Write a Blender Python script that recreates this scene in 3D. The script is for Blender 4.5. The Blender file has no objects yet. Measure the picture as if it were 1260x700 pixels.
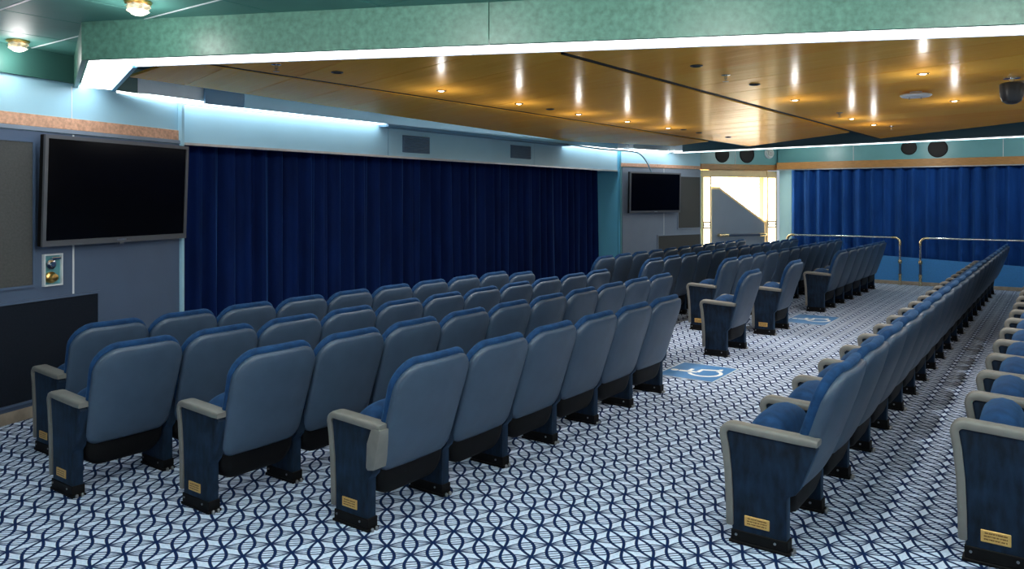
import bpy, bmesh, math, random
from mathutils import Vector
random.seed(7)
PI = math.pi
C = bpy.context.scene.collection
# ------------------------------------------------------------------ camera
F, CX, Y0, H = 950.0, 630.0, 245.0, 1.68
TH = math.atan(685.0 / F)
cT, sT = math.cos(TH), math.sin(TH)
cam_d = bpy.data.cameras.new('camera')
cam_d.sensor_width = 36.0
cam_d.lens = F * 36.0 / 1260.0
cam_d.shift_y = -(350.0 - Y0) / 1260.0
cam_d.clip_start = 0.05
cam = bpy.data.objects.new('camera', cam_d)
cam.location = (0, 0, H)
cam.rotation_euler = (PI / 2, 0, TH)
C.objects.link(cam)
bpy.context.scene.camera = cam
# ------------------------------------------------------------------ world, exposure
w = bpy.data.worlds.new('world')
w.use_nodes = True
w.node_tree.nodes['Background'].inputs[0].default_value = (0.75, 0.87, 1.0, 1)
w.node_tree.nodes['Background'].inputs[1].default_value = 0.25
bpy.context.scene.world = w
vs = bpy.context.scene.view_settings
vs.view_transform = 'Standard'
vs.look = 'None'
vs.gamma = 1.0
vs.use_curve_mapping = False
vs.exposure = 1.12
TROUGH_POWER = 2.5      # emission of the ceiling light troughs
FILL_LAMP_POWER = 24.0        # watts of each ceiling lamp added out of view as fill
SPOT_POWER = 34.0        # watts of each recessed downlight
DAY_POWER = 7.0          # emission of the daylit glazing


# ------------------------------------------------------------------ pixel -> place
def ray(x, y):
    a = (x - CX) / F
    return Vector((cT * a - sT, sT * a + cT, (Y0 - y) / F))


def on_z(x, y, z=0.0):
    r = ray(x, y)
    t = (z - H) / r.z
    return Vector((r.x * t, r.y * t, z))


class Frame:
    """A vertical wall plane: origin o, e along the wall, n into the room."""
    def __init__(s, ox, oy, tx, ty):
        s.o = Vector((ox, oy, 0))
        d = Vector((tx - ox, ty - oy, 0))
        s.len = d.length
        s.e = d.normalized()
        s.n = Vector((-s.e.y, s.e.x, 0))
        s.rz = math.atan2(s.e.y, s.e.x)

    def at(s, x, y, off=0.0):
        r = ray(x, y)
        t = (s.o + s.n * off - Vector((0, 0, H))).dot(s.n) / r.dot(s.n)
        p = Vector((0, 0, H)) + r * t
        return (p - s.o).dot(s.e), p.z

    def world(s, u, v, z):
        return s.o + s.e * u + s.n * v + Vector((0, 0, z))


# ------------------------------------------------------------------ materials
def srgb(r, g, b):
    f = lambda c: (c / 255 / 12.92) if c / 255 <= 0.04045 else ((c / 255 + 0.055) / 1.055) ** 2.4
    return (f(r), f(g), f(b), 1.0)


class NT:
    def __init__(s, name):
        s.m = bpy.data.materials.new(name)
        s.m.use_nodes = True
        s.t = s.m.node_tree
        s.n = s.t.nodes
        s.b = s.n['Principled BSDF']

    def node(s, typ, **kw):
        n = s.n.new(typ)
        for k, v in kw.items():
            setattr(n, k, v)
        return n

    def link(s, a, b):
        s.t.links.new(a, b)

    def val(s, sock, v):
        if isinstance(v, (int, float)):
            sock.default_value = v
        else:
            s.link(v, sock)

    def math(s, op, a, b=0.0, c=None, clamp=False):
        n = s.node('ShaderNodeMath', operation=op)
        n.use_clamp = clamp
        s.val(n.inputs[0], a)
        s.val(n.inputs[1], b)
        if c is not None:
            s.val(n.inputs[2], c)
        return n.outputs[0]

    def noise(s, scale, detail=3.0, vec=None, rough=0.5):
        n = s.node('ShaderNodeTexNoise')
        n.inputs['Scale'].default_value = scale
        n.inputs['Detail'].default_value = detail
        n.inputs['Roughness'].default_value = rough
        if vec is not None:
            s.link(vec, n.inputs['Vector'])
        return n.outputs['Fac']

    def ramp(s, fac, stops):
        n = s.node('ShaderNodeValToRGB')
        el = n.color_ramp.elements
        el[0].position, el[0].color = stops[0]
        el[1].position, el[1].color = stops[-1]
        for p, c in stops[1:-1]:
            e = el.new(p)
            e.color = c
        s.link(fac, n.inputs[0])
        return n.outputs[0]

    def objcoord(s, scale=(1, 1, 1), rot=(0, 0, 0)):
        tc = s.node('ShaderNodeTexCoord')
        mp = s.node('ShaderNodeMapping')
        mp.inputs['Scale'].default_value = scale
        mp.inputs['Rotation'].default_value = rot
        s.link(tc.outputs['Object'], mp.inputs['Vector'])
        return mp.outputs[0]

    def bump(s, h, strength=0.2, dist=0.002):
        n = s.node('ShaderNodeBump')
        n.inputs['Strength'].default_value = strength
        n.inputs['Distance'].default_value = dist
        s.link(h, n.inputs['Height'])
        s.link(n.outputs[0], s.b.inputs['Normal'])


def mat(name, col, rough=0.5, metal=0.0, var=0.0, vscale=8.0, bump=0.0, bscale=200.0, sheen=0.0,
        sheen_tint=None, spec=0.5, stretch=None, coat=0.0):
    m = NT(name)
    base = srgb(*col)
    m.b.inputs['Roughness'].default_value = rough
    m.b.inputs['Metallic'].default_value = metal
    m.b.inputs['Specular IOR Level'].default_value = spec
    m.b.inputs['Coat Weight'].default_value = coat
    m.b.inputs['Coat Roughness'].default_value = 0.08
    vec = m.objcoord(stretch or (1, 1, 1))
    if var:
        lo = tuple(c * (1 - var) for c in base[:3]) + (1,)
        hi = tuple(min(1, c * (1 + var)) for c in base[:3]) + (1,)
        m.link(m.ramp(m.noise(vscale, 4, vec), [(0.3, lo), (0.7, hi)]), m.b.inputs['Base Color'])
    else:
        m.b.inputs['Base Color'].default_value = base
    if bump:
        m.bump(m.noise(bscale, 2, vec), bump, 0.002)
    if sheen:
        m.b.inputs['Sheen Weight'].default_value = sheen
        m.b.inputs['Sheen Roughness'].default_value = 0.4
        m.b.inputs['Sheen Tint'].default_value = srgb(*(sheen_tint or col))
    return m.m


def emit(name, col, power):
    m = NT(name)
    m.b.inputs['Base Color'].default_value = srgb(*col)
    m.b.inputs['Emission Color'].default_value = srgb(*col)
    m.b.inputs['Emission Strength'].default_value = power
    m.b.inputs['Roughness'].default_value = 0.6
    return m.m


def carpet():
    m = NT('carpet')
    g = m.node('ShaderNodeNewGeometry')
    sp = m.node('ShaderNodeSeparateXYZ')
    m.link(g.outputs['Position'], sp.inputs[0])
    x, y = sp.outputs[0], sp.outputs[1]
    r2 = 1 / math.sqrt(2)
    p = m.math('MULTIPLY', m.math('ADD', x, y), r2)
    q = m.math('MULTIPLY', m.math('SUBTRACT', y, x), r2)
    S = 0.1115

    def chain(p, q, A, half, soft):
        i = m.math('ROUND', m.math('DIVIDE', p, S))
        u = m.math('ABSOLUTE', m.math('SUBTRACT', p, m.math('MULTIPLY', i, S)))
        ph = m.math('ADD', m.math('DIVIDE', q, 2 * S), m.math('MULTIPLY', i, 0.5))
        wv = m.math('MULTIPLY', m.math('ABSOLUTE', m.math('SINE', m.math('MULTIPLY', ph, PI))), A)
        d = m.math('ABSOLUTE', m.math('SUBTRACT', u, wv))
        mr = m.node('ShaderNodeMapRange')
        mr.interpolation_type = 'SMOOTHSTEP'
        m.link(d, mr.inputs[0])
        mr.inputs[1].default_value = half - soft
        mr.inputs[2].default_value = half + soft
        mr.inputs[3].default_value = 1
        mr.inputs[4].default_value = 0
        return mr.outputs[0]
    a = chain(p, q, 0.034, 0.0084, 0.002)
    b = chain(q, p, 0.036, 0.0052, 0.0014)
    c = chain(q, p, 0.013, 0.0040, 0.0014)
    k = m.math('MAXIMUM', m.math('MAXIMUM', a, b), m.math('MULTIPLY', c, 0.9))
    nz = m.noise(70, 3, g.outputs['Position'])
    light = m.ramp(nz, [(0.3, srgb(182, 203, 230)), (0.7, srgb(218, 231, 248))])
    mix = m.node('ShaderNodeMix', data_type='RGBA')
    m.link(k, mix.inputs[0])
    m.link(light, mix.inputs[6])
    mix.inputs[7].default_value = srgb(10, 36, 78)
    m.link(mix.outputs[2], m.b.inputs['Base Color'])
    m.b.inputs['Roughness'].default_value = 0.95
    m.b.inputs['Specular IOR Level'].default_value = 0.1
    m.bump(m.noise(420, 2, g.outputs['Position']), 0.4, 0.003)
    return m.m


def wood():
    m = NT('wood_veneer')
    vec = m.objcoord((1.2, 26, 10))
    n1 = m.noise(1.6, 6, vec, 0.6)
    oi = m.node('ShaderNodeObjectInfo')
    f = m.math('ADD', m.math('MULTIPLY', n1, 0.75), m.math('MULTIPLY', oi.outputs['Random'], 0.25))
    m.link(m.ramp(f, [(0.25, srgb(250, 172, 62)), (0.5, srgb(255, 190, 78)), (0.8, srgb(255, 206, 98))]),
           m.b.inputs['Base Color'])
    m.b.inputs['Metallic'].default_value = 0.15
    m.b.inputs['Roughness'].default_value = 0.44
    m.b.inputs['Specular IOR Level'].default_value = 0.0
    m.b.inputs['Coat Weight'].default_value = 0.26
    m.b.inputs['Coat Roughness'].default_value = 0.2
    m.b.inputs['Coat Tint'].default_value = srgb(255, 226, 170)
    m.bump(m.noise(2.2, 2, m.objcoord((0.2, 3.2, 1))), 0.6, 0.03)
    return m.m


M = {
    'carpet': carpet(),
    'wood': wood(),
    'vinyl': mat('grey_blue_vinyl', (57, 75, 96), 0.42, var=0.10, vscale=9, bump=0.10, bscale=420, spec=0.5),
    'velvet': mat('blue_velvet', (20, 56, 96), 0.8, var=0.3, vscale=22, bump=0.25, bscale=300, sheen=0.35, sheen_tint=(100, 150, 200), spec=0.2),
    'navy': mat('navy_velvet', (14, 31, 50), 0.75, var=0.65, vscale=26, bump=0.2, bscale=300, sheen=0.35, sheen_tint=(90, 130, 170), spec=0.2, stretch=(1, 1, 0.35)),
    'leather': mat('grey_leather', (112, 112, 108), 0.45, var=0.10, vscale=14, bump=0.15, bscale=260),
    'black': mat('black_plastic', (3, 3, 5), 0.65, var=0.2, vscale=20, spec=0.2),
    'steel': mat('bolt_steel', (150, 152, 155), 0.3, 1.0, var=0.1),
    'teal_pale': mat('pale_blue_laminate', (160, 206, 226), 0.32, var=0.03, vscale=2),
    'cyan': mat('cyan_laminate', (86, 168, 204), 0.35, var=0.03, vscale=2),
    'jamb': mat('bright_cyan_laminate', (112, 200, 234), 0.4, var=0.03, vscale=2),
    'green': mat('green_ceiling', (74, 130, 122), 0.55, var=0.10, vscale=3),
    'fascia': mat('green_marbled', (74, 118, 104), 0.4, var=0.28, vscale=26, stretch=(1, 1, 1)),
    'frieze_dark': mat('dark_green_frieze', (56, 100, 94), 0.4, var=0.06, vscale=3),
    'teal': mat('teal_laminate', (110, 168, 176), 0.35, var=0.05, vscale=3),
    'teal_dark': mat('deep_teal_laminate', (52, 92, 104), 0.35, var=0.05, vscale=3),
    'cove': mat('grey_blue_cove', (96, 136, 164), 0.4, var=0.05, vscale=2),
    'panelgrey': mat('slate_wall_panel', (78, 96, 122), 0.42, var=0.05, vscale=3, bump=0.05),
    'panelgrey2': mat('grey_wall_panel', (128, 142, 160), 0.45, var=0.05, vscale=3, bump=0.05),
    'fabric': mat('grey_acoustic_fabric', (78, 80, 80), 0.9, var=0.12, vscale=60, bump=0.3, bscale=500, spec=0.1),
    'fabric_black': mat('black_acoustic_fabric', (26, 32, 42), 0.9, var=0.12, vscale=60, bump=0.3, bscale=500, spec=0.1),
    'cork': mat('cork_veneer', (206, 160, 132), 0.6, var=0.25, vscale=45, bump=0.2),
    'oak': mat('oak_trim', (176, 128, 74), 0.45, var=0.25, vscale=9, stretch=(1, 1, 12)),
    'base': mat('baseboard_beige', (150, 138, 122), 0.5, var=0.2, vscale=12),
    'alu': mat('brushed_aluminium', (176, 180, 184), 0.32, 1.0, var=0.06, vscale=30),
    'trimwhite': mat('white_trim', (214, 222, 226), 0.4, var=0.03),
    'tvframe': mat('tv_bezel', (96, 100, 106), 0.35, 0.4, var=0.05),
    'tvscreen': mat('tv_glass', (4, 4, 6), 0.12, spec=0.2),
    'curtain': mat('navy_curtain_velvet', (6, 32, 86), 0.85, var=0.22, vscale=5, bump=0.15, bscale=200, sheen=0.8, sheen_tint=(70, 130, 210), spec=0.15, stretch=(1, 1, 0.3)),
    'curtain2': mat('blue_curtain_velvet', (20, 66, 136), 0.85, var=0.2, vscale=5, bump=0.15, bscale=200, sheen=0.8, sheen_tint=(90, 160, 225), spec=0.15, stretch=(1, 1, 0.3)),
    'dado': mat('bright_blue_dado', (56, 132, 200), 0.7, var=0.08, vscale=40, bump=0.1),
    'brass': mat('brass', (214, 174, 104), 0.28, 1.0, var=0.1, vscale=20),
    'brasspale': mat('pale_brass', (226, 206, 164), 0.25, 1.0, var=0.06, vscale=20),
    'chrome': mat('chrome', (206, 210, 214), 0.15, 1.0, var=0.03),
    'railblue': mat('blue_rail_sleeve', (40, 62, 92), 0.4, var=0.05),
    'mat_blue': mat('blue_floor_vinyl', (66, 124, 178), 0.5, var=0.06, vscale=20),
    'white': mat('white_paint', (236, 238, 236), 0.5, var=0.03),
    'cream': mat('cream_paint', (232, 208, 160), 0.45, var=0.05),
    'dark': mat('speaker_mesh', (26, 24, 26), 0.7, var=0.2, vscale=80),
    'socket': mat('teal_metal_box', (96, 158, 166), 0.4, 0.2, var=0.05),
    'camgrey': mat('black_camera_shell', (40, 42, 46), 0.35, var=0.08),
    'ventgrey': mat('grey_vent', (92, 118, 142), 0.5, var=0.05),
    'backwall': mat('back_wall_laminate', (214, 220, 224), 0.5, var=0.05, vscale=3),
    'trough': emit('light_diffuser', (250, 253, 255), TROUGH_POWER),
    'spot': emit('downlight_lens', (255, 238, 205), 6.0),
    'day': emit('daylit_glazing', (255, 244, 222), DAY_POWER),
    'post_light': emit('lit_opal_post', (255, 236, 200), 2.5),
    'uplight': emit('uplight_tube', (236, 246, 255), 8.0),
    'crystal': None,
}


def crystal():
    m = NT('crystal_glass')
    m.b.inputs['Base Color'].default_value = srgb(240, 226, 200)
    m.b.inputs['Roughness'].default_value = 0.12
    m.b.inputs['Emission Color'].default_value = srgb(255, 226, 170)
    v = m.noise(30, 2, m.objcoord((1, 1, 1)))
    m.link(m.ramp(v, [(0.4, (0.0, 0.0, 0.0, 1)), (0.65, (0.45, 0.45, 0.45, 1))]), m.b.inputs['Emission Strength'])
    return m.m


def plate_mat():
    m = NT('engraved_brass_plate')
    tc = m.node('ShaderNodeTexCoord')
    sp = m.node('ShaderNodeSeparateXYZ')
    m.link(tc.outputs['Object'], sp.inputs[0])
    ln = m.math('FRACT', m.math('DIVIDE', m.math('SUBTRACT', sp.outputs[2], 0.1025), 0.0125))
    on = m.math('MULTIPLY', m.math('GREATER_THAN', ln, 0.30), m.math('LESS_THAN', ln, 0.75))
    brk = m.math('GREATER_THAN', m.noise(1.0, 1, m.objcoord((260, 1, 80))), 0.42)
    ins = m.math('LESS_THAN', m.math('ABSOLUTE', m.math('SUBTRACT', sp.outputs[0], 0.121)), 0.043)
    inz = m.math('LESS_THAN', m.math('ABSOLUTE', m.math('SUBTRACT', sp.outputs[2], 0.121)), 0.019)
    k = m.math('MULTIPLY', m.math('MULTIPLY', on, brk), m.math('MULTIPLY', ins, inz))
    m.link(m.ramp(k, [(0.0, srgb(222, 178, 104)), (1.0, srgb(122, 86, 42))]), m.b.inputs['Base Color'])
    m.b.inputs['Metallic'].default_value = 0.6
    m.b.inputs['Roughness'].default_value = 0.4
    return m.m


M['crystal'] = crystal()
M['plate'] = plate_mat()


# ------------------------------------------------------------------ mesh helpers
class MB:
    def __init__(s):
        s.v, s.f = [], []

    def add(s, vs_, fs):
        o = len(s.v)
        s.v += [tuple(p) for p in vs_]
        s.f += [tuple(i + o for i in f) for f in fs]
        return s

    def box(s, x0, x1, y0, y1, z0, z1):
        v = [(x, y, z) for x in (x0, x1) for y in (y0, y1) for z in (z0, z1)]
        return s.add(v, [(0, 1, 3, 2), (4, 6, 7, 5), (0, 4, 5, 1), (2, 3, 7, 6), (0, 2, 6, 4), (1, 5, 7, 3)])

    def prism(s, pts, h0, h1, axis='y'):
        """closed polygon pts (a,b) extruded between h0 and h1 along axis."""
        def P(a, b, h):
            return {'y': (a, h, b), 'z': (a, b, h), 'x': (h, a, b)}[axis]
        n = len(pts)
        v = [P(a, b, h0) for a, b in pts] + [P(a, b, h1) for a, b in pts]
        f = [tuple(range(n)), tuple(range(2 * n - 1, n - 1, -1))]
        f += [(i, i + n, (i + 1) % n + n, (i + 1) % n) for i in range(n)]
        return s.add(v, f)

    def rings(s, rings, cap0=True, cap1=True):
        n = len(rings[0])
        v = [p for r in rings for p in r]
        f = []
        for k in range(len(rings) - 1):
            for i in range(n):
                j = (i + 1) % n
                f.append((k * n + i, k * n + j, (k + 1) * n + j, (k + 1) * n + i))
        if cap0:
            f.append(tuple(range(n - 1, -1, -1)))
        if cap1:
            f.append(tuple(range((len(rings) - 1) * n, len(rings) * n)))
        return s.add(v, f)

    def tube(s, path, r, seg=10):
        path = [Vector(p) for p in path]
        rr = []
        up = Vector((0.31, 0.17, 0.93)).normalized()
        for i, p in enumerate(path):
            a = path[max(i - 1, 0)]
            b = path[min(i + 1, len(path) - 1)]
            t = (b - a).normalized()
            if abs(t.dot(up)) > 0.97:
                up = Vector((0.9, 0.2, 0.1)).normalized()
            x = t.cross(up).normalized()
            y = t.cross(x)
            up = -y if up.dot(-y) > 0 else y
            x = t.cross(up).normalized()
            y = x.cross(t)
            rr.append([p + (x * math.cos(2 * PI * k / seg) + y * math.sin(2 * PI * k / seg)) * r for k in range(seg)])
        return s.rings(rr)

    def lathe(s, prof, seg=20, c=(0, 0, 0), axis='z'):
        def P(r, h, a):
            x, y = r * math.cos(a), r * math.sin(a)
            q = {'z': (x, y, h), 'y': (x, h, y), 'x': (h, x, y)}[axis]
            return (q[0] + c[0], q[1] + c[1], q[2] + c[2])
        return s.rings([[P(max(r, 1e-4), h, 2 * PI * k / seg) for k in range(seg)] for r, h in prof])

    def mesh(s, name, m, smooth=False, bevel=0.0, bseg=2, angle=0.6):
        me = bpy.data.meshes.new(name)
        me.from_pydata(s.v, [], s.f)
        bm = bmesh.new()
        bm.from_mesh(me)
        bmesh.ops.recalc_face_normals(bm, faces=bm.faces)
        if bevel:
            ed = [e for e in bm.edges if len(e.link_faces) == 2 and e.calc_face_angle() > 0.5]
            bmesh.ops.bevel(bm, geom=ed, offset=bevel, segments=bseg, affect='EDGES', profile=0.6, clamp_overlap=True)
        for f in bm.faces:
            f.smooth = smooth
        if smooth:
            for e in bm.edges:
                if len(e.link_faces) == 2 and e.calc_face_angle() > angle:
                    e.smooth = False
        bm.to_mesh(me)
        bm.free()
        me.materials.append(M[m] if isinstance(m, str) else m)
        return me

    def obj(s, name, m, parent=None, **kw):
        return link(name, s.mesh(name, m, **kw), parent)


def link(name, me, parent=None, loc=(0, 0, 0), rz=0.0):
    o = bpy.data.objects.new(name, me)
    C.objects.link(o)
    o.location = loc
    o.rotation_euler = (0, 0, rz)
    if parent is not None:
        o.parent = parent
    return o


def tag(o, label, cat, group=None):
    o['label'] = label
    o['category'] = cat
    if group:
        o['group'] = group
    return o


def thing(name, label, cat, loc=(0, 0, 0), rz=0.0, group=None):
    return tag(link(name, None, None, loc, rz), label, cat, group)


def struct(o, label=None):
    o['kind'] = 'structure'
    if label:
        o['label'] = label
    return o


def place(o, fr):
    o.location = fr.o
    o.rotation_euler = (0, 0, fr.rz)
    return o


def copy_tree(o, parent=None):
    c = o.copy()
    C.objects.link(c)
    if parent is not None:
        c.parent = parent
    for ch in list(o.children):
        copy_tree(ch, c)
    return c


# ================================================================== SETTING
ZR, ZW, ZC = 2.60, 2.64, 2.84        # trough underside, wood raft, upper ceiling
FL = Frame(-6.90, 4.14, -5.20, -1.95)         # wall with the big television
FS = Frame(-6.95, 13.14, -6.95, 4.14)         # stage front
FT = Frame(-6.26, 15.40, -6.92, 13.14)        # wall with the far television
FD = Frame(-5.12, 17.10, -6.26, 15.40)        # glazed doorway
FF = Frame(3.8, 17.10, -5.12, 17.10)          # far wall with the bright curtain

floor_o = struct(MB().box(-7.9, 3.9, -2.1, 17.3, -0.05, 0.0).obj('floor', 'carpet'), 'pale blue carpet with navy interlaced oval pattern')

# ---- wall_left
bx = MB().box(0, FL.len, -0.12, 0, 0, ZC)
wl = struct(place(bx.obj('wall_left', 'teal_pale'), FL), 'pale blue and slate panelled wall with large television')


def zline(fr, pts):
    return sum(fr.at(*p)[1] for p in pts) / len(pts)


cork_t = zline(FL, [(2, 137), (220, 160)])
cork_b = zline(FL, [(2, 152), (220, 171)])
u88 = FL.at(88, 320)[0]
MB().box(0.03, FL.len, 0, 0.012, cork_b - 0.005, cork_t).obj('cork_strip', 'cork', wl, bevel=0.003)
MB().box(0.03, u88 - 0.008, 0, 0.02, 0.09, cork_b - 0.045).obj('wall_panel', 'panelgrey', wl, bevel=0.003)
MB().box(u88 + 0.008, FL.len, 0, 0.02, 0.09, cork_b - 0.045).obj('wall_panel', 'panelgrey', wl, bevel=0.003)
MB().box(0.03, FL.len, 0, 0.03, cork_b - 0.04, cork_b - 0.008).obj('shelf_rail', 'panelgrey2', wl, bevel=0.004)
MB().box(u88 - 0.008, u88 + 0.008, 0, 0.021, 0.09, cork_b - 0.045).obj('joint_strip', 'trimwhite', wl)
MB().box(u88 - 0.004, u88 + 0.004, 0, 0.004, cork_t, ZR).obj('joint_strip', 'trimwhite', wl)
MB().box(0.0, FL.len, 0, 0.03, ZR + 0.02, ZC).obj('frieze', 'frieze_dark', wl)
MB().box(0, 0.035, 0, 0.05, 0, ZR).obj('corner_post', 'teal_pale', wl, bevel=0.004)
struct(place(MB().box(0.035, FL.len, 0.0, 0.03, 0, 0.09).obj('baseboard_left', 'base', bevel=0.006), FL))

# ---- wall_stage: valance, jambs, wall behind the curtain
ws = struct(place(MB().box(-0.1, FS.len + 0.1, -0.85, -0.75, 0, ZC).obj('wall_stage', 'cove'), FS), 'wall behind the dark stage curtain')
zv0, zv1 = 2.225, ZR
vu = [0.0, FS.at(652, 190)[0] - 0.12, FS.at(495, 175)[0] + 0.25, FS.len]
for a, b in zip(vu[:-1], vu[1:]):
    MB().box(a + 0.004, b - 0.004, -0.06, 0, zv0, zv1).obj('valance_panel', 'teal_pale', ws, bevel=0.004)
MB().box(0, FS.len, -0.07, 0.008, zv0 - 0.02, zv0 + 0.004).obj('valance_edge', 'alu', ws)
MB().box(0, FS.len, -0.10, -0.06, ZR - 0.02, ZC).obj('valance_backing', 'cove', ws)
MB().box(0.0, 0.055, -0.75, 0.0, 0, zv0).obj('jamb', 'jamb', ws, bevel=0.003)
MB().box(0.0, 0.075, 0.0, 0.02, 0, ZR).obj('jamb_edge', 'cyan', ws, bevel=0.003)
MB().box(FS.len - 0.03, FS.len, -0.75, -0.0, 0, zv0).obj('jamb', 'jamb', ws, bevel=0.003)

# ---- wall_right: wall with the far television
wr = struct(place(MB().box(0, FT.len, -0.12, 0, 0, ZC).obj('wall_right', 'teal'), FT), 'grey wall with the far television')
ct = zline(FT, [(775, 201), (855, 204)])
cb = zline(FT, [(775, 205.5), (855, 208)])
u815 = FT.at(816, 280)[0]
MB().box(0, FT.len, 0, 0.02, ct, ZC).obj('upper_panel', 'teal_pale', wr)
MB().box(0, FT.len, 0, 0.03, cb, ct).obj('cork_strip', 'cork', wr, bevel=0.003)
MB().box(0.0, u815 - 0.007, 0, 0.02, 0.09, cb - 0.01).obj('wall_panel', 'panelgrey2', wr, bevel=0.003)
MB().box(u815 + 0.007, FT.len - 0.03, 0, 0.02, 0.09, cb - 0.01).obj('wall_panel', 'panelgrey2', wr, bevel=0.003)
MB().box(u815 - 0.007, u815 + 0.007, 0, 0.021, 0.09, cb - 0.01).obj('joint_strip', 'trimwhite', wr)
struct(place(MB().box(0, FT.len, 0, 0.03, 0, 0.09).obj('baseboard_right', 'base', bevel=0.006), FT))

# ---- wall_far with curtain rail trim, frieze
wf = struct(place(MB().box(-0.1, FF.len, -0.12, 0, 0, ZC).obj('wall_far', 'cove'), FF), 'far wall behind the bright blue curtain')
ft = zline(FF, [(965, 203), (1250, 190)])
fb = zline(FF, [(975, 208), (1255, 203)])
u975 = FF.at(975, 250)[0]
MB().box(u975, FF.len, 0, 0.02, 0, fb).obj('pilaster', 'teal_pale', wf, bevel=0.004)
MB().box(0, FF.len, 0, 0.22, fb, ft).obj('cork_strip', 'oak', wf, bevel=0.004)
MB().box(0, FF.len, 0, 0.225, fb - 0.02, fb - 0.002).obj('curtain_track', 'alu', wf)
us = [0, FF.at(1235, 190)[0], FF.at(1052, 190)[0], FF.len]
for i, (a, b) in enumerate(zip(us[:-1], us[1:])):
    MB().box(a + 0.006, b - 0.006, 0, 0.14, ft, ZC).obj('frieze_panel', 'teal', wf, bevel=0.003)
    if i:
        MB().box(a - 0.006, a + 0.006, 0, 0.145, ft, ZC).obj('joint_strip', 'trimwhite', wf)

# ---- door_1: glazed doorway with stair parapet
dz_t = zline(FD, [(870, 209), (950, 209)])
d1 = struct(place(MB().box(0, FD.len, -0.45, -0.40, 0, ZC).obj('door_1', 'cream'), FD), 'sunlit glazed doorway with slanting grey parapet and lit posts')
MB().box(0, FD.len, -0.1, 0.02, zline(FD, [(880, 201), (950, 204)]), ZC).obj('frieze_panel', 'teal', d1, bevel=0.003)
MB().box(0, FD.len, -0.1, 0.05, dz_t, zline(FD, [(880, 201), (950, 204)])).obj('cork_strip', 'oak', d1, bevel=0.003)
for jx in (904, 962):
    u = max(0.01, FD.at(jx, 190)[0])
    MB().box(u - 0.006, u + 0.006, 0, 0.025, zline(FD, [(880, 201), (950, 204)]), ZC).obj('joint_strip', 'trimwhite', d1)
pl0, pl1 = FD.at(875.5, 250)[0], FD.at(864.5, 250)[0]
pr0, pr1 = FD.at(956, 250)[0], FD.at(944, 250)[0]
z218 = FD.at(905, 218)[1]
MB().box(pr1 - 0.0, pl0 + 0.0, -0.08, -0.02, z218, dz_t).obj('header_board', 'cream', d1, bevel=0.004)
gz = [FD.at(905, 226)[1], FD.at(905, 230)[1]]
for z0, z1 in ((0.05, gz[0] - 0.012), (gz[0] + 0.012, gz[1] - 0.0), (gz[1] + 0.02, z218)):
    MB().box(pr1, pl0, -0.30, -0.28, z0, z1).obj('pane', 'day', d1)
for z in gz:
    MB().box(pr1, pl0, -0.31, -0.265, z - 0.012, z + 0.012).obj('glazing_bar', 'cream', d1)
for a, b in ((pl0, pl1), (pr0, pr1)):
    lo, hi = min(a, b), max(a, b)
    post = MB().box(lo, hi, -0.12, 0.0, 0, dz_t - 0.02).obj('door_post', 'cream', d1, bevel=0.008)
    zb = [FD.at(870, y)[1] for y in (273.5, 277, 280.5)]
    zz = [0.1] + sorted(zb) + [z218]
    for k in range(4):
        MB().box(lo + 0.05, hi - 0.03, -0.01, 0.012, zz[k] + 0.012, zz[k + 1] - 0.012).obj('lit_panel', 'post_light', post, bevel=0.003)
    MB().box(lo + 0.03, hi - 0.02, -0.01, 0.008, zz[1] - 0.012, zz[3] + 0.012).obj('band_plate', 'dark', post)
pp = [FD.at(878, 232), FD.at(887, 232), FD.at(943, 274), (FD.at(943, 274)[0], 0.0), (FD.at(878, 232)[0], 0.0)]
par = MB().prism(pp, -0.14, -0.06).obj('parapet', 'panelgrey2', d1)
q0, q1, q2 = [Vector((p[0], -0.10, p[1])) for p in pp[:3]]
MB().tube([q0, q1, q2], 0.045, 8).obj('parapet_capping', 'cream', d1, smooth=True)

# ---- walls out of frame
struct(MB().box(3.8, 3.92, -2.1, 17.2, 0, ZC).obj('wall_back', 'backwall'))
struct(MB().box(-5.3, 3.9, -2.1, -1.98, 0, ZC).obj('wall_near', 'backwall'))

# ---- ceiling: upper green slab with separate panels, fascia, troughs, wood raft
ce = struct(MB().box(-7.9, 3.92, -2.1, 17.3, ZC + 0.02, ZC + 0.12).obj('ceiling', 'teal_dark'), 'upper green panelled ceiling')
ring_out = [(-6.62, 3.05), (-5.24, 2.45), (3.75, 6.76)]
ring_in = [(-6.55, 3.33), (-5.27, 2.82), (3.75, 7.04)]
hd = Vector((0.906, 0.423, 0)).normalized()
nd = Vector((-hd.y, hd.x, 0))
crz = math.atan2(hd.y, hd.x)
tile_me = MB().box(0.004, 0.646, 0.004, 0.646, 0, 0.02).mesh('ceiling_panel', 'green', bevel=0.003, bseg=1)
for i in range(-4, 15):
    for j in range(-7, 10):
        x, y = -5.30 + 0.65 * i, 2.0 + 0.65 * j
        if x < 3.8 and y > -2.3 and (Vector((x + 0.325, y + 0.325, 0)) - Vector((-5.24, 2.45, 0))).dot(nd) < (0.6 if x > -5.4 else 1.2):
            link('ceiling_panel', tile_me, ce, (x, y, ZC))
for y, x0, x1 in ((2.0, -6.6, -3.4), (2.65, -6.9, -2.7), (1.35, -6.4, 3.8)):
    MB().box(x0, x1, y - 0.006, y + 0.006, ZC - 0.003, ZC + 0.004).obj('joint_strip', 'trimwhite', ce)
MB().box(-7.9, 3.9, 13.0, 17.3, ZC, ZC + 0.02).obj('far_panel', 'green', ce)


def quad_prism(a, b, c, d, z0, z1):
    return MB().prism([a, b, c, d], z0, z1, 'z')


def off(p, q, d):
    v = Vector((q[0] - p[0], q[1] - p[1], 0)).normalized()
    n = Vector((-v.y, v.x, 0))
    return n * d


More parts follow.
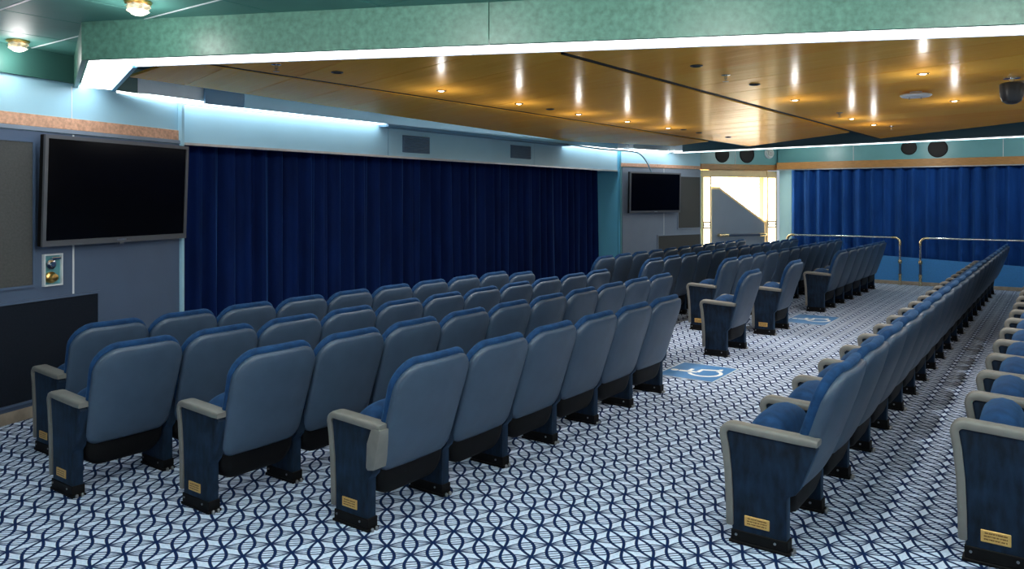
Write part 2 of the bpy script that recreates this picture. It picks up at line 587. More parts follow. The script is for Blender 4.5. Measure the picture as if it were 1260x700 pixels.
# near fascia (outer face), in two boards with a joint as in the photograph
ns = 0
fa, fbp = Vector((-5.24, 2.45, 0)), Vector((3.75, 6.76, 0))
jt = [0.0, (on_z(601, 52, ZR) - fa).dot(hd), (fbp - fa).length * 0.72, (fbp - fa).length]
t1 = struct(link('trim_1', None), 'green marbled ceiling fascia along the near side')
for a, b in zip(jt[:-1], jt[1:]):
    p = fa + hd * a
    o = MB().box(0.002, b - a - 0.002, 0, 0.03, ZR - 0.01, ZC).obj('fascia_board', 'fascia', t1, bevel=0.002)
    o.location = p
    o.rotation_euler = (0, 0, crz)
fl = Frame(-5.24, 2.45, -6.66, 3.05)
o = place(MB().box(0, fl.len, -0.03, 0.0, ZR - 0.01, ZC).obj('fascia_board', 'fascia', t1, bevel=0.002), fl)
# inner side of the near trough
ib = Frame(3.75, 7.06, -5.27, 2.84)
place(MB().box(0, ib.len, 0.0, 0.02, ZR + 0.0, ZC).obj('inner_board', 'trimwhite', t1), ib)
ib2 = Frame(-5.27, 2.84, -6.58, 3.35)
place(MB().box(0, ib2.len, 0.0, 0.03, ZR - 0.005, ZC).obj('inner_board', 'cyan', t1), ib2)


def trough(label, quad, frame_w=0.012):
    """a straight light trough: housing, white diffuser below it"""
    vq = [Vector((p[0], p[1], 0)) for p in quad]
    cen = sum(vq, Vector((0, 0, 0))) / len(vq)
    t = thing('trough_light', label, 'light', (cen.x, cen.y, ZR), 0, 'ceiling light troughs')
    loc = [((p - cen).x, (p - cen).y) for p in vq]
    ins = [(x * 0.999 + 0, y * 0.999) for x, y in loc]
    MB().prism(loc, 0.03, 0.16, 'z').obj('housing', 'trimwhite', t)
    MB().prism(ins, 0.004, 0.022, 'z').obj('diffuser', 'trough', t)
    return t


N1, N2 = (-5.20, 2.49), (3.70, 6.75)
I1, I2 = (-5.25, 2.80), (3.70, 7.00)
trough('long white ceiling light trough along the near green fascia', [N1, N2, I2, I1])
trough('short wide white light trough at the left corner of the fascia', [(-6.62, 3.09), (-5.22, 2.50), (-5.27, 2.80), (-6.56, 3.31)])
ysl = [4.18, 6.80, 11.10, 13.9]
trough('white light trough above the left half of the stage curtain', [(-6.94, 4.05), (-6.70, 3.42), (-6.81, 4.3), (-6.81, 6.80), (-6.94, 6.80)])
trough('white light trough above the right jamb of the stage', [(-6.94, 11.1), (-6.81, 11.1), (-6.76, 13.14), (-6.94, 13.14)])
mid = struct(MB().box(-6.94, -6.78, 6.81, 11.09, ZR - 0.03, ZR + 0.12).obj('trim_2', 'cove', bevel=0.006), 'unlit grey soffit box above the middle of the stage curtain')
# inner faces of the stage side of the recess
t3 = struct(link('trim_3', None), 'grey blue inner side of the ceiling recess above the stage')
for y0, y1, mm in ((4.32, 4.75, 'cove'), (4.76, 13.2, 'teal_pale')):
    MB().box(-6.80, -6.77, y0, y1, ZR + 0.005, ZC + 0.02).obj('recess_board', mm, t3)
# far side of the ring
fp0, fp1, fp2 = on_z(832, 187.5, ZR), on_z(862, 186, ZR), on_z(1260, 167, ZR)
fdir = (fp2 - fp1).normalized()
fpe = fp2 + fdir * 4.2
fn = Vector((-fdir.y, fdir.x, 0))
pA, pB = fp0 + Vector((-0.15, 0.02, 0)), Vector((3.7, fpe.y, 0))
trough('thin white light trough across the far end of the ceiling', [pA.xy, pB.xy, (pB + fn * 0.3).xy, (pA + fn * 0.3).xy])
trough('short white light trough above the far television', [(-6.66, 13.15), (-6.90, 13.15), (-6.57, 14.45), (pA.x, pA.y)])
t4 = struct(link('trim_4', None), 'dark teal inner side of the ceiling recess at the far end')
ff = Frame(pB.x, pB.y, pA.x, pA.y)
place(MB().box(0, ff.len - 0.3, 0.0, 0.02, ZR + 0.01, ZC + 0.02).obj('recess_board', 'teal_dark', t4), ff)
place(MB().box(0, ff.len, 0.0, 0.03, ZR - 0.004, ZR + 0.012).obj('lip', 'trimwhite', t4), ff)
place(MB().box(0, ff.len, -0.36, -0.33, ZR - 0.004, ZC).obj('outer_board', 'teal', t4), ff)

# ---- wood raft: planks cut out of strips (plan polygons), each plank its own object
raft = struct(link('trim_5', None, None, (0, 0, 0)), 'suspended raft of glossy golden wood ceiling planks')
A0, A1 = on_z(694, 67, ZW), on_z(1081, 170.6, ZW)
B0, B1 = on_z(261, 80, ZW), on_z(905, 177, ZW)
ad = (A1 - A0).normalized()
bd = (B1 - B0).normalized()


def near_y(x):
    return 2.86 + (x + 5.27) * 0.4695


c1, c1b = on_z(833, 180, ZW), on_z(874, 174, ZW)
c2, c2b = on_z(920, 180, ZW), on_z(1048, 163, ZW)
c3, c3b = on_z(1081, 170.6, ZW), on_z(1260, 149, ZW)
wl0, wl1 = on_z(160, 95, ZW), on_z(701, 174, ZW)
g = 0.032
strips = [
    [(wl0.x, wl0.y), (B0.x - g, near_y(B0.x)), (c1b.x - g, c1b.y), (c1.x, c1.y - 0.1), (wl1.x, wl1.y)],
    [(B0.x + g, near_y(B0.x)), (A0.x - g, near_y(A0.x)), (c2b.x - g, c2b.y), (c2.x + g, c2.y)],
    [(A0.x + g, near_y(A0.x)), (-0.10 - g, near_y(-0.1)), (-0.05 - g, c3b.y - 0.25), (c3.x + g, c3.y)],
    [(-0.10 + g, near_y(-0.1)), (2.2, near_y(2.2)), (2.2, 10.6), (0.0 + g, 12.7)],
]
pd = Vector((0.956, -0.292))
pn = Vector((0.292, 0.956))


def clip(poly, lo, hi):
    def cut(poly, d, keep):
        out = []
        for i in range(len(poly)):
            a, b = Vector(poly[i]), Vector(poly[(i + 1) % len(poly)])
            da, db = a.dot(pn) - d, b.dot(pn) - d
            ka, kb = (da >= 0) == keep, (db >= 0) == keep
            if ka:
                out.append(a)
            if ka != kb:
                out.append(a + (b - a) * (da / (da - db)))
        return out
    p = cut(poly, lo, True)
    return cut(p, hi, False) if len(p) > 2 else []


prz = math.atan2(pd.y, pd.x)
rnd = random.Random(3)
PWID = 0.58
for poly in strips:
    dmin = min(Vector(p).dot(pn) for p in poly)
    dmax = max(Vector(p).dot(pn) for p in poly)
    k = math.floor(dmin / PWID)
    while k * PWID < dmax:
        pg = clip([Vector(p) for p in poly], k * PWID + 0.004, (k + 1) * PWID - 0.004)
        k += 1
        if len(pg) < 3:
            continue
        cen = sum(pg, Vector((0, 0))) / len(pg)
        loc = [((p - cen).dot(pd), (p - cen).dot(pn)) for p in pg]
        me = MB().prism(loc, 0, 0.02, 'z').mesh('wood_plank', 'wood')
        o = link('wood_plank', me, raft, (cen.x, cen.y, ZW), prz)
        tilt = rnd.uniform(-0.004, 0.004)
        o.rotation_euler = (tilt, 0, prz)
# dark seams are real gaps: a black backing sheet above the raft closes them
for s0, s1 in ((A0, c3), (B0, c2)):
    d = (s1 - s0).normalized()
    n = Vector((-d.y, d.x, 0)) * 0.027
    quad_prism((s0 - n).xy, (s1 - n).xy, (s1 + n).xy, (s0 + n).xy, ZW + 0.003, ZW + 0.03).obj('seam_strip', 'black', raft)


def uplight(a, b, label):
    a, b = Vector(a), Vector(b)
    fr = Frame(a.x, a.y, b.x, b.y)
    t = thing('cove_uplight', label, 'light', (a.x, a.y, ZW + 0.045), fr.rz, 'uplights on top of the wood raft')
    MB().box(0, fr.len, -0.04, 0.04, 0, 0.02).obj('tray', 'trimwhite', t)
    MB().box(0.01, fr.len - 0.01, -0.03, 0.03, 0.02, 0.035).obj('tube', 'uplight', t)


uplight((wl1.x + 0.35, wl1.y - 0.2), (wl0.x + 0.45, wl0.y + 0.5), 'hidden uplight strip along the stage edge of the wood raft')
uplight((c1.x + 0.45, c1.y - 1.0), (wl1.x + 0.4, wl1.y + 0.2), 'hidden uplight strip along the far television edge of the raft')
# ================================================================== CHAIRS
def rrect(hw_b, hw_t, z0, z1, r_b, r_t, seg=6, crown=0.0):
    """rounded outline in (y,z): half widths at bottom and top, corner radii"""
    pts = []
    for sx, top in ((1, 0), (1, 1), (-1, 1), (-1, 0)):
        r = r_t if top else r_b
        hw = hw_t if top else hw_b
        zc = z1 - r if top else z0 + r
        yc = sx * (hw - r)
        a0 = {(1, 0): -PI / 2, (1, 1): 0, (-1, 1): PI / 2, (-1, 0): PI}[(sx, top)]
        for k in range(seg + 1):
            a = a0 + PI / 2 * k / seg
            pts.append((yc + r * math.cos(a), zc + r * math.sin(a)))
    pts = [(y, z + crown * (1 - (y / hw_t) ** 2) * max(0, (z - z0) / (z1 - z0) * 2 - 1)) for y, z in pts]
    # densify the long straight sides
    out = []
    n = len(pts)
    for i in range(n):
        a, b = pts[i], pts[(i + 1) % n]
        out.append(a)
        L = math.hypot(b[0] - a[0], b[1] - a[1])
        m = int(L / 0.09)
        for j in range(1, m + 1):
            t = j / (m + 1)
            out.append((a[0] + (b[0] - a[0]) * t, a[1] + (b[1] - a[1]) * t))
    return out


def pillow(outline, prof, bend, yc):
    """rings of the outline shrunk about its centre, displaced in x; prof = [(inset metres, x)]"""
    zs = [p[1] for p in outline]
    ys = [p[0] for p in outline]
    cz = (min(zs) + max(zs)) / 2
    hw, hh = (max(ys) - min(ys)) / 2, (max(zs) - min(zs)) / 2
    rr = []
    for ins, x in prof:
        fy, fz = (hw - ins) / hw, (hh - ins) / hh
        rr.append([(x + bend(y * fy, cz + (z - cz) * fz), yc + y * fy, cz + (z - cz) * fz) for y, z in outline])
    return MB().rings(rr)


TP = 0.07     # thickness of a side panel


def chair_meshes(pitch):
    d = {}
    yc = TP / 2 + pitch / 2
    hw = pitch / 2 - 0.002
    rec = lambda y, z: 0.305 + (z - 0.31) * 0.335 - 0.25 * (y * y) * (0.4 + z)
    # back shell (rear), front face hidden against the cushion
    o1 = rrect(hw - 0.018, hw - 0.004, 0.290, 0.860, 0.075, 0.118, crown=0.010)
    d['back_shell'] = pillow(o1, [(0.02, -0.045), (0.004, -0.045), (0.0, -0.035), (0.0, -0.020), (0.006, -0.008), (0.022, 0.0), (0.06, 0.006), (0.14, 0.012), (0.22, 0.014)], rec, yc).mesh('back_shell', 'vinyl', smooth=True, angle=1.2)
    o2 = rrect(hw - 0.02, hw, 0.33, 0.884, 0.07, 0.125, crown=0.024)
    d['back_cushion'] = pillow(o2, [(0.24, -0.108), (0.15, -0.105), (0.08, -0.100), (0.045, -0.095), (0.018, -0.088), (0.004, -0.077), (0.0, -0.064), (0.002, -0.050), (0.010, -0.040), (0.02, -0.036), (0.05, -0.034)], rec, yc).mesh('back_cushion', 'velvet', smooth=True, angle=1.2)
    # tipped-up seat cushion: section in (x,z), swept across y with rounded ends
    sec = [(0.125, 0.245), (0.085, 0.33), (0.050, 0.45), (0.040, 0.53), (0.050, 0.572), (0.078, 0.600), (0.118, 0.612), (0.158, 0.604), (0.190, 0.580), (0.208, 0.54), (0.220, 0.45), (0.230, 0.35), (0.235, 0.26)]
    cx_, cz_ = 0.13, 0.45
    y0, y1 = TP + 0.006, pitch - 0.006
    rr = []
    for k in range(15):
        t = -math.cos(PI * k / 14)
        y = (y0 + y1) / 2 + t * (y1 - y0) / 2
        g = math.sqrt(max(0.0, 1 - abs(t) ** 2.6)) * 0.62 + 0.38
        sx_ = 0.72 + 0.28 * math.sqrt(max(0.0, 1 - abs(t) ** 4))
        rr.append([(cx_ + (a - cx_) * sx_, y, cz_ + (b - cz_) * (g if b > cz_ else 0.97)) for a, b in sec])
    d['seat_cushion'] = MB().rings(rr).mesh('seat_cushion', 'velvet', smooth=True, angle=1.2)
    # black seat pan behind and below the tipped seat
    o3 = rrect(pitch / 2 - 0.037, pitch / 2 - 0.037, 0.145, 0.40, 0.11, 0.02)
    d['seat_pan'] = pillow(o3, [(0.03, 0.14), (0.004, 0.145), (0.0, 0.16), (0.0, 0.245), (0.01, 0.27), (0.04, 0.28)], lambda y, z: (z - 0.2) * 0.1 - 0.02, yc).mesh('seat_pan', 'black', smooth=True, angle=1.0)
    return d


def panel_meshes(inner=False, end=0.34):
    d = {}
    dx = end - 0.39
    pts = [(0.012, 0.06), (0.010, 0.20), (0.004, 0.34), (-0.008, 0.46), (-0.016, 0.53), (-0.004, 0.545), (0.375 + dx, 0.530), (0.385 + dx, 0.515), (0.335 + dx * 0.7, 0.385), (0.305 + dx * 0.4, 0.315), (0.288 + dx * 0.3, 0.292), (0.255, 0.275), (0.248, 0.262), (0.248, 0.06)]
    if inner:
        pts = [(min(a, 0.285 + 0.02 * (b - 0.3)), b) for a, b in pts ]
    d['side_panel'] = MB().prism(pts, 0.004, TP - 0.004).mesh('side_panel', 'navy', bevel=0.006, smooth=True)
    # padded arm roll: swept rounded band up the front edge and along the top
    path = [(0.000, 0.085), (-0.002, 0.20), (-0.008, 0.34), (-0.020, 0.46)]
    cxr, czr, r = 0.008, 0.528, 0.036
    path += [(cxr + r * math.cos(a) - 0.004, czr + r * math.sin(a)) for a in (PI, PI * 0.87, PI * 0.75, PI * 0.63, PI * 0.5)]
    path += [(0.08, 0.560), (0.16, 0.557), (0.25, 0.554), (0.285, 0.553)] if inner else [(0.09, 0.560), (0.18, 0.556), (end - 0.05, 0.551), (end, 0.548)]
    wd, th = TP / 2 + 0.008, 0.018
    sec = [(wd * sx, th * sn) for sx, sn in ((-1, -0.5), (-0.93, -0.95), (0.93, -0.95), (1, -0.5), (1, 0.45), (0.9, 0.85), (0.6, 1.05), (-0.6, 1.05), (-0.9, 0.85), (-1, 0.45))]
    rr = []
    for i, p in enumerate(path):
        a = path[max(i - 1, 0)]
        b = path[min(i + 1, len(path) - 1)]
        t = Vector((b[0] - a[0], b[1] - a[1])).normalized()
        n = Vector((-t.y, t.x))          # outward
        sc = 0.8 if i in (0, len(path) - 1) else 1.0
        rr.append([(p[0] + n.x * sn * sc, TP / 2 + sy * (0.94 if sc < 1 else 1), p[1] + n.y * sn * sc) for sy, sn in sec])
        if i == 0:
            rr.append([(p[0] + n.x * sn, TP / 2 + sy, p[1] + 0.006 + n.y * sn) for sy, sn in sec])
    d['armrest'] = MB().rings(rr).mesh('armrest', 'leather', smooth=True, angle=0.9)
    b = MB().box(-0.004, 0.262, -0.005, TP + 0.005, 0.0, 0.014)
    b.box(0.006, 0.254, -0.001, TP + 0.001, 0.014, 0.066)
    d['floor_bracket'] = b.mesh('floor_bracket', 'black', bevel=0.003, bseg=1)
    bl = MB()
    for x in (0.03, 0.20):
        bl.lathe([(0.006, -0.004), (0.006, 0.0)], 8, (x, -0.002, 0.045), 'y')
    bl.lathe([(0.009, 0.0), (0.009, 0.014), (0.005, 0.02)], 8, (0.268, 0.02, 0.0))
    bl.lathe([(0.009, 0.0), (0.009, 0.014), (0.005, 0.02)], 8, (0.268, TP - 0.02, 0.0))
    d['bolts'] = bl.mesh('bolts', 'steel', smooth=True)
    pl = MB().box(0.066, 0.176, -0.001, 0.005, 0.096, 0.146)
    d['number_plate'] = pl.mesh('number_plate', 'plate', bevel=0.002, bseg=1)
    ps = [(0.250, 0.335), (0.262, 0.322), (0.305, 0.330), (0.345, 0.50), (0.350, 0.540), (0.290, 0.545), (0.256, 0.46)]
    d['rear_wrap'] = MB().prism(ps, -0.0095, TP + 0.0095).mesh('rear_wrap', 'leather', bevel=0.005, smooth=True)
    return d


PANELS = (panel_meshes(), panel_meshes(True), panel_meshes(False, 0.375))
ORD = ['first', 'second', 'third', 'fourth', 'fifth', 'sixth', 'seventh', 'eighth', 'ninth', 'tenth', 'eleventh', 'twelfth',
       'thirteenth', 'fourteenth', 'fifteenth', 'sixteenth', 'seventeenth', 'eighteenth', 'nineteenth', 'twentieth', 'twenty-first']


def add_standard(root, y, plate=False, wrap=False, kind=1):
    PANEL = PANELS[kind]
    p = link('side_panel', PANEL['side_panel'], root, (0, y, 0))
    link('armrest', PANEL['armrest'], p)
    link('floor_bracket', PANEL['floor_bracket'], p)
    link('bolts', PANEL['bolts'], p)['kind'] = 'stuff'
    if plate:
        o = link('number_plate', PANEL['number_plate'], p)
        o['label'] = 'small engraved brass plate'
    if wrap:
        link('rear_wrap', PANEL['rear_wrap'], p)


def row(x, y, pitch, n, where, group, plate=True, wrap=False, sx=1.0, sz=1.0, last=None, single=None, long_arm=False):
    me = chair_meshes(pitch)
    for i in range(n):
        if single:
            lab = single
        elif n == i + 1:
            lab = 'blue tip-up chair at the far end of ' + where
        elif i == 0:
            lab = 'blue tip-up chair with near end panel, first of ' + where
        else:
            lab = '%s blue tip-up chair from the near end of %s' % (ORD[i], where)
        root = thing('theatre_chair', lab, 'chair', (x, y + i * pitch, 0), 0, group)
        root.scale = (sx, 1, sz)
        for k in ('back_shell', 'back_cushion', 'seat_cushion', 'seat_pan'):
            link(k, me[k], root)
        add_standard(root, 0, plate and i == 0, wrap and i == 0, 1 if i else (2 if long_arm else 0))
        if i == n - 1:
            add_standard(root, pitch)
            if last:
                root.scale = last


XL1, XL2, XL3, XL4 = -5.63, -4.79, -3.97, -3.12
row(XL1, 2.33, 0.533, 10, 'left front row by the stage', 'left block front row', sz=0.965, last=(1.0, 1, 0.92))
row(XL2, 2.07, 0.538, 11, 'left second row', 'left block second row', sz=0.97)
row(XL3, 2.39, 0.551, 10, 'left third row', 'left block third row', sz=0.98)
row(XL4, 2.73, 0.573, 6, 'left rearmost row', 'left block rear row', wrap=True, sz=0.98)
row(XL1, 9.13, 0.541, 11, 'far front row by the television', 'far block front row', plate=False)
row(XL2, 8.90, 0.568, 12, 'far second row', 'far block second row', plate=False, sz=1.02)
row(XL3, 9.43, 0.568, 11, 'far third row', 'far block third row', sz=1.03)
row(-3.20, 12.0, 0.605, 6, 'short far rear row', 'far block rear row', plate=False, sx=1.02, sz=1.02)
row(-3.20, 7.98, 0.57, 1, '', 'single chairs between the wheelchair bays', plate=False, single='single blue tip-up chair standing behind the near wheelchair floor sign', sz=1.02)
row(-3.20, 9.60, 0.57, 1, '', 'single chairs between the wheelchair bays', single='single blue tip-up chair with brass plate before the far wheelchair floor sign', sz=1.02)
row(-1.35, 3.70, 0.615, 20, 'long row before the aisle', 'long middle row', long_arm=True, sx=1.1)
row(-0.40, 4.14, 0.630, 18, 'row at the right edge', 'right edge row', long_arm=True, sx=1.08, sz=1.12)


# ================================================================== CURTAINS
def curtain(fr, u0, u1, v, z0, z1, fold, amp, seed, material, name, label):
    r = random.Random(seed)
    n = int((u1 - u0) / fold * 12)
    ph, us_, ks = 0.0, [], []
    phs = []
    for i in range(n + 1):
        ph += 2 * PI / 12 * r.uniform(0.62, 1.38)
        phs.append(ph)
    tot = phs[-1]
    zs = [z0, z0 + 0.25, z0 + 0.6, (z0 + z1) / 2, z1 - 0.5, z1 - 0.2, z1 - 0.08, z1]
    amps = [r.uniform(0.55, 1.25) for _ in range(int(tot / (2 * PI)) + 3)]
    sh = [r.uniform(-0.5, 0.5) for _ in range(len(amps))]
    vs_, fs = [], []
    for k, z in enumerate(zs):
        t = (z - z0) / (z1 - z0)
        for i in range(n + 1):
            u = u0 + (u1 - u0) * i / n
            c = phs[i] / (2 * PI)
            a = amps[int(c)] * (1 - (c % 1)) + amps[int(c) + 1] * (c % 1)
            drift = sh[int(c)] * (1 - (c % 1)) + sh[int(c) + 1] * (c % 1)
            y = v + amp * a * (0.75 + 0.35 * (1 - t)) * math.sin(phs[i] + drift * (1 - t) * 0.9) + 0.25 * amp * math.sin(2.3 * phs[i] + 1 + drift * t)
            vs_.append((u, y, z))
    m = n + 1
    for k in range(len(zs) - 1):
        for i in range(n):
            fs.append((k * m + i, k * m + i + 1, (k + 1) * m + i + 1, (k + 1) * m + i))
    me = MB().add(vs_, fs)
    o = me.obj(name, material, smooth=True, angle=2.5)
    so = o.modifiers.new('cloth_thickness', 'SOLIDIFY')
    so.thickness = 0.006
    place(o, fr)
    return tag(o, label, 'curtain', 'velvet curtains')


ucut = FS.at(538, 260)[0]
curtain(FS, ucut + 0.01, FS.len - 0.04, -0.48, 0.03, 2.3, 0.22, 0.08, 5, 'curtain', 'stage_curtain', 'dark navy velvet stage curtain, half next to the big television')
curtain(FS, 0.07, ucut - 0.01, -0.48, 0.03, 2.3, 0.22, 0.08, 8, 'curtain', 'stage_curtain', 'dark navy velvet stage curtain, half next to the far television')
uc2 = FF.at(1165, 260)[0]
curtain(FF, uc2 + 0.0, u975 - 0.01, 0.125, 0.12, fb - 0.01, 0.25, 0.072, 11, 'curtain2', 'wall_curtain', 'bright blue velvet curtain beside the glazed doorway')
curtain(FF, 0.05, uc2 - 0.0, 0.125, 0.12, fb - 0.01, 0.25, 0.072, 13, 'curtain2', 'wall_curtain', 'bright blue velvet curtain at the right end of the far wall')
# dado board in front of the far curtain with sloping top, baseboard
b0, b1 = FF.at(1083, 314, 0.27), FF.at(1260, 328, 0.27)
sl = (b1[1] - b0[1]) / (b1[0] - b0[0])
uA, uB = u975 - 0.05, 0.6
dd = MB().prism([(uA, 0.07), (uA, b0[1] + sl * (uA - b0[0])), (uB, b0[1] + sl * (uB - b0[0])), (uB, 0.07)], 0.24, 0.27).obj('trim_6', 'dado')
struct(place(dd, FF), 'bright blue dado board below the far curtain')
struct(place(MB().box(0, u975, 0.0, 0.285, 0, 0.07).obj('baseboard_far', 'base', bevel=0.006), FF))


# ================================================================== TELEVISIONS
def television(fr, tl, tr, br, bl, offn, tilt, name, label):
    us_ = [fr.at(*p, offn)[0] for p in (tl, tr, br, bl)]
    zt = (fr.at(*tl, offn)[1] + fr.at(*tr, offn)[1]) / 2
    zb = (fr.at(*bl, offn)[1] + fr.at(*br, offn)[1]) / 2
    ul, ur = (us_[0] + us_[3]) / 2, (us_[1] + us_[2]) / 2
    wd, hh = ul - ur, zt - zb
    p = fr.world((ul + ur) / 2, offn - 0.05, zb)
    t = thing(name, label, 'television', p, fr.rz)
    t.rotation_euler = (-tilt, 0, fr.rz)
    MB().box(-wd / 2, wd / 2, -0.01, 0.035, 0, hh).obj('casing', 'black', t, bevel=0.008)
    bz = 0.028
    fm = MB()
    fm.box(-wd / 2, wd / 2, 0.03, 0.05, 0, bz * 1.6)
    fm.box(-wd / 2, wd / 2, 0.03, 0.05, hh - bz, hh)
    fm.box(-wd / 2, -wd / 2 + bz, 0.03, 0.05, bz * 1.6, hh - bz)
    fm.box(wd / 2 - bz, wd / 2, 0.03, 0.05, bz * 1.6, hh - bz)
    fm.obj('bezel', 'tvframe', t)
    MB().box(-wd / 2 + bz, wd / 2 - bz, 0.03, 0.041, bz * 1.6, hh - bz).obj('screen', 'tvscreen', t)
    MB().box(-0.045, 0.045, 0.05, 0.052, 0.016, 0.03).obj('maker_mark', 'alu', t)
    MB().box(-0.02, 0.02, 0.03, 0.052, -0.012, 0.0).obj('sensor', 'tvframe', t)
    MB().box(-wd / 5, wd / 5, -offn + 0.075, -0.01, hh * 0.3, hh * 0.7).obj('wall_bracket', 'black', t)
    return t


television(FL, (54, 164.5), (231, 180.5), (227, 293), (50.5, 303.5), 0.16, 0.04, 'television', 'large black flat television on the slate wall at the left')
television(FT, (775, 211), (837.5, 213), (837, 261.5), (775, 262), 0.15, 0.02, 'television', 'black television on the grey wall next to the glazed doorway')


# wall-mounted fabric panels
def wall_panel_obj(fr, x0, x1, yt, yb, material, label, u_extra=0.0, frame=True):
    ua, ub = fr.at(x0, yt[0])[0], fr.at(x1, yt[1])[0]
    zt = (fr.at(x0, yt[0])[1] + fr.at(x1, yt[1])[1]) / 2
    zb = (fr.at(x0, yb[0])[1] + fr.at(x1, yb[1])[1]) / 2
    lo, hi = min(ua, ub), max(ua, ub) + u_extra
    t = thing('acoustic_panel', label, 'panel', fr.world((lo + hi) / 2, 0.02, zb), fr.rz)
    wd, hh = hi - lo, zt - zb
    MB().box(-wd / 2 + 0.02, wd / 2 - 0.02, 0, 0.016, 0.02, hh - 0.02).obj('fabric', material, t, bevel=0.004)
    fm = MB()
    fm.box(-wd / 2, wd / 2, 0, 0.022, 0, 0.02).box(-wd / 2, wd / 2, 0, 0.022, hh - 0.02, hh)
    fm.box(-wd / 2, -wd / 2 + 0.02, 0, 0.022, 0.02, hh - 0.02).box(wd / 2 - 0.02, wd / 2, 0, 0.022, 0.02, hh - 0.02)
    fm.obj('frame', 'panelgrey' if fr is FL else 'panelgrey2', t)
    return t


wall_panel_obj(FL, 0, 39, (170, 171.5), (357, 353.5), 'fabric', 'tall grey fabric panel left of the big television', 0.7)
wall_panel_obj(FL, 0, 119, (374, 356), (514, 463), 'fabric_black', 'low black fabric panel under the big television', 0.7)
wall_panel_obj(FT, 832, 860.5, (216.5, 216.5), (281.5, 281), 'fabric', 'tall grey fabric panel right of the far television')
wall_panel_obj(FT, 807.5, 860.5, (289, 287), (318, 314), 'fabric', 'low grey fabric panel below the far television')

# socket box
u0, z1 = FL.at(49, 313)
u1, z0 = FL.at(72, 350)
t = thing('socket_box', 'recessed teal socket box below the big television', 'socket', FL.world((u0 + u1) / 2, 0.02, z0), FL.rz)
wd, hh = abs(u0 - u1), z1 - z0
MB().box(-wd / 2, wd / 2, 0, 0.008, 0, hh).obj('back_plate', 'socket', t)
fm = MB()
fm.box(-wd / 2, wd / 2, 0, 0.03, 0, 0.012).box(-wd / 2, wd / 2, 0, 0.03, hh - 0.012, hh)
fm.box(-wd / 2, -wd / 2 + 0.01, 0, 0.03, 0.012, hh - 0.012).box(wd / 2 - 0.01, wd / 2, 0, 0.03, 0.012, hh - 0.012)
fm.obj('frame', 'trimwhite', t)
MB().lathe([(0.045, 0.008), (0.045, 0.03), (0.03, 0.04), (0.028, 0.07), (0.01, 0.075)], 18, (0.02, 0, hh * 0.27), 'y').obj('brass_plug', 'brass', t, smooth=True)
MB().lathe([(0.04, 0.008), (0.04, 0.03), (0.02, 0.034), (0.02, 0.05)], 18, (0.02, 0, hh * 0.68), 'y').obj('socket_cap', 'chrome', t, smooth=True)
MB().box(-0.05, 0.03, 0.03, 0.05, hh * 0.82, hh * 0.9).obj('latch', 'chrome', t, bevel=0.004)

# vents on the valance
for (xa, xb, ya, yb, lab) in ((495, 528, 166, 189.5, 'grey louvred vent on the valance, nearer the big television'), (628, 652.5, 178, 196, 'grey louvred vent on the valance, nearer the far jamb')):
    ua, za = FS.at(xa, ya)
    ub, zb = FS.at(xb, yb)
    t = thing('wall_vent', lab, 'vent', FS.world((ua + ub) / 2, 0, zb), FS.rz, 'vents on the valance')
    wd, hh = abs(ua - ub), za - zb
    MB().box(-wd / 2, wd / 2, 0, 0.012, 0, hh).obj('frame', 'ventgrey', t, bevel=0.003)
    ns = 8
    for k in range(ns):
        z = hh * (k + 0.5) / ns
        MB().prism([(0.012, z - 0.012), (0.026, z - 0.002), (0.026, z + 0.002), (0.012, z + 0.008)], -wd / 2 + 0.015, wd / 2 - 0.015, 'x').obj('slat', 'ventgrey', t)
        t.children[-1].rotation_euler = (0, 0, 0)

# round speakers on the frieze
for fr, x, y, rpx, offs, lab in ((FD, 888.5, 190, 8.5, 0.02, 'round black speaker left of its twin above the glazed doorway'), (FD, 919, 190, 8.8, 0.02, 'round black speaker right of its twin above the glazed doorway'),
                                 (FF, 1118.5, 181.5, 9.8, 0.14, 'smaller round black speaker above the far curtain'), (FF, 1154, 180, 12.5, 0.14, 'larger round black speaker above the far curtain')):
    u, z = fr.at(x, y, offs)
    r = abs(fr.at(x + rpx, y, offs)[0] - fr.at(x - rpx, y, offs)[0]) / 2
    z = min(z, ZC - r - 0.005)
    t = thing('wall_speaker', lab, 'speaker', fr.world(u, offs, z), fr.rz, 'round speakers on the frieze')
    MB().lathe([(r, 0), (r, 0.012), (r * 0.93, 0.016), (r * 0.93, 0.006), (0.001, 0.006)], 28, (0, 0, 0), 'y').obj('rim', 'black', t, smooth=True)
    MB().lathe([(r * 0.92, 0.006), (r * 0.6, 0.011), (0.001, 0.013)], 28, (0, 0, 0), 'y').obj('grille', 'dark', t, smooth=True)
u, z = FD.at(946, 188.5, 0.02)
t = thing('wall_lamp', 'small white ribbed lamp on the frieze above the doorway', 'lamp', FD.world(u, 0.02, z), FD.rz)
MB().lathe([(0.12, 0), (0.12, 0.02), (0.10, 0.03)], 24, (0, 0, 0), 'y').obj('base', 'trimwhite', t, smooth=True)
for rr_ in (0.05, 0.09):
    MB().lathe([(rr_, 0.03), (rr_, 0.06), (rr_ - 0.02, 0.06), (rr_ - 0.02, 0.03)], 24, (0, 0, 0), 'y').obj('ring', 'white', t, smooth=True)

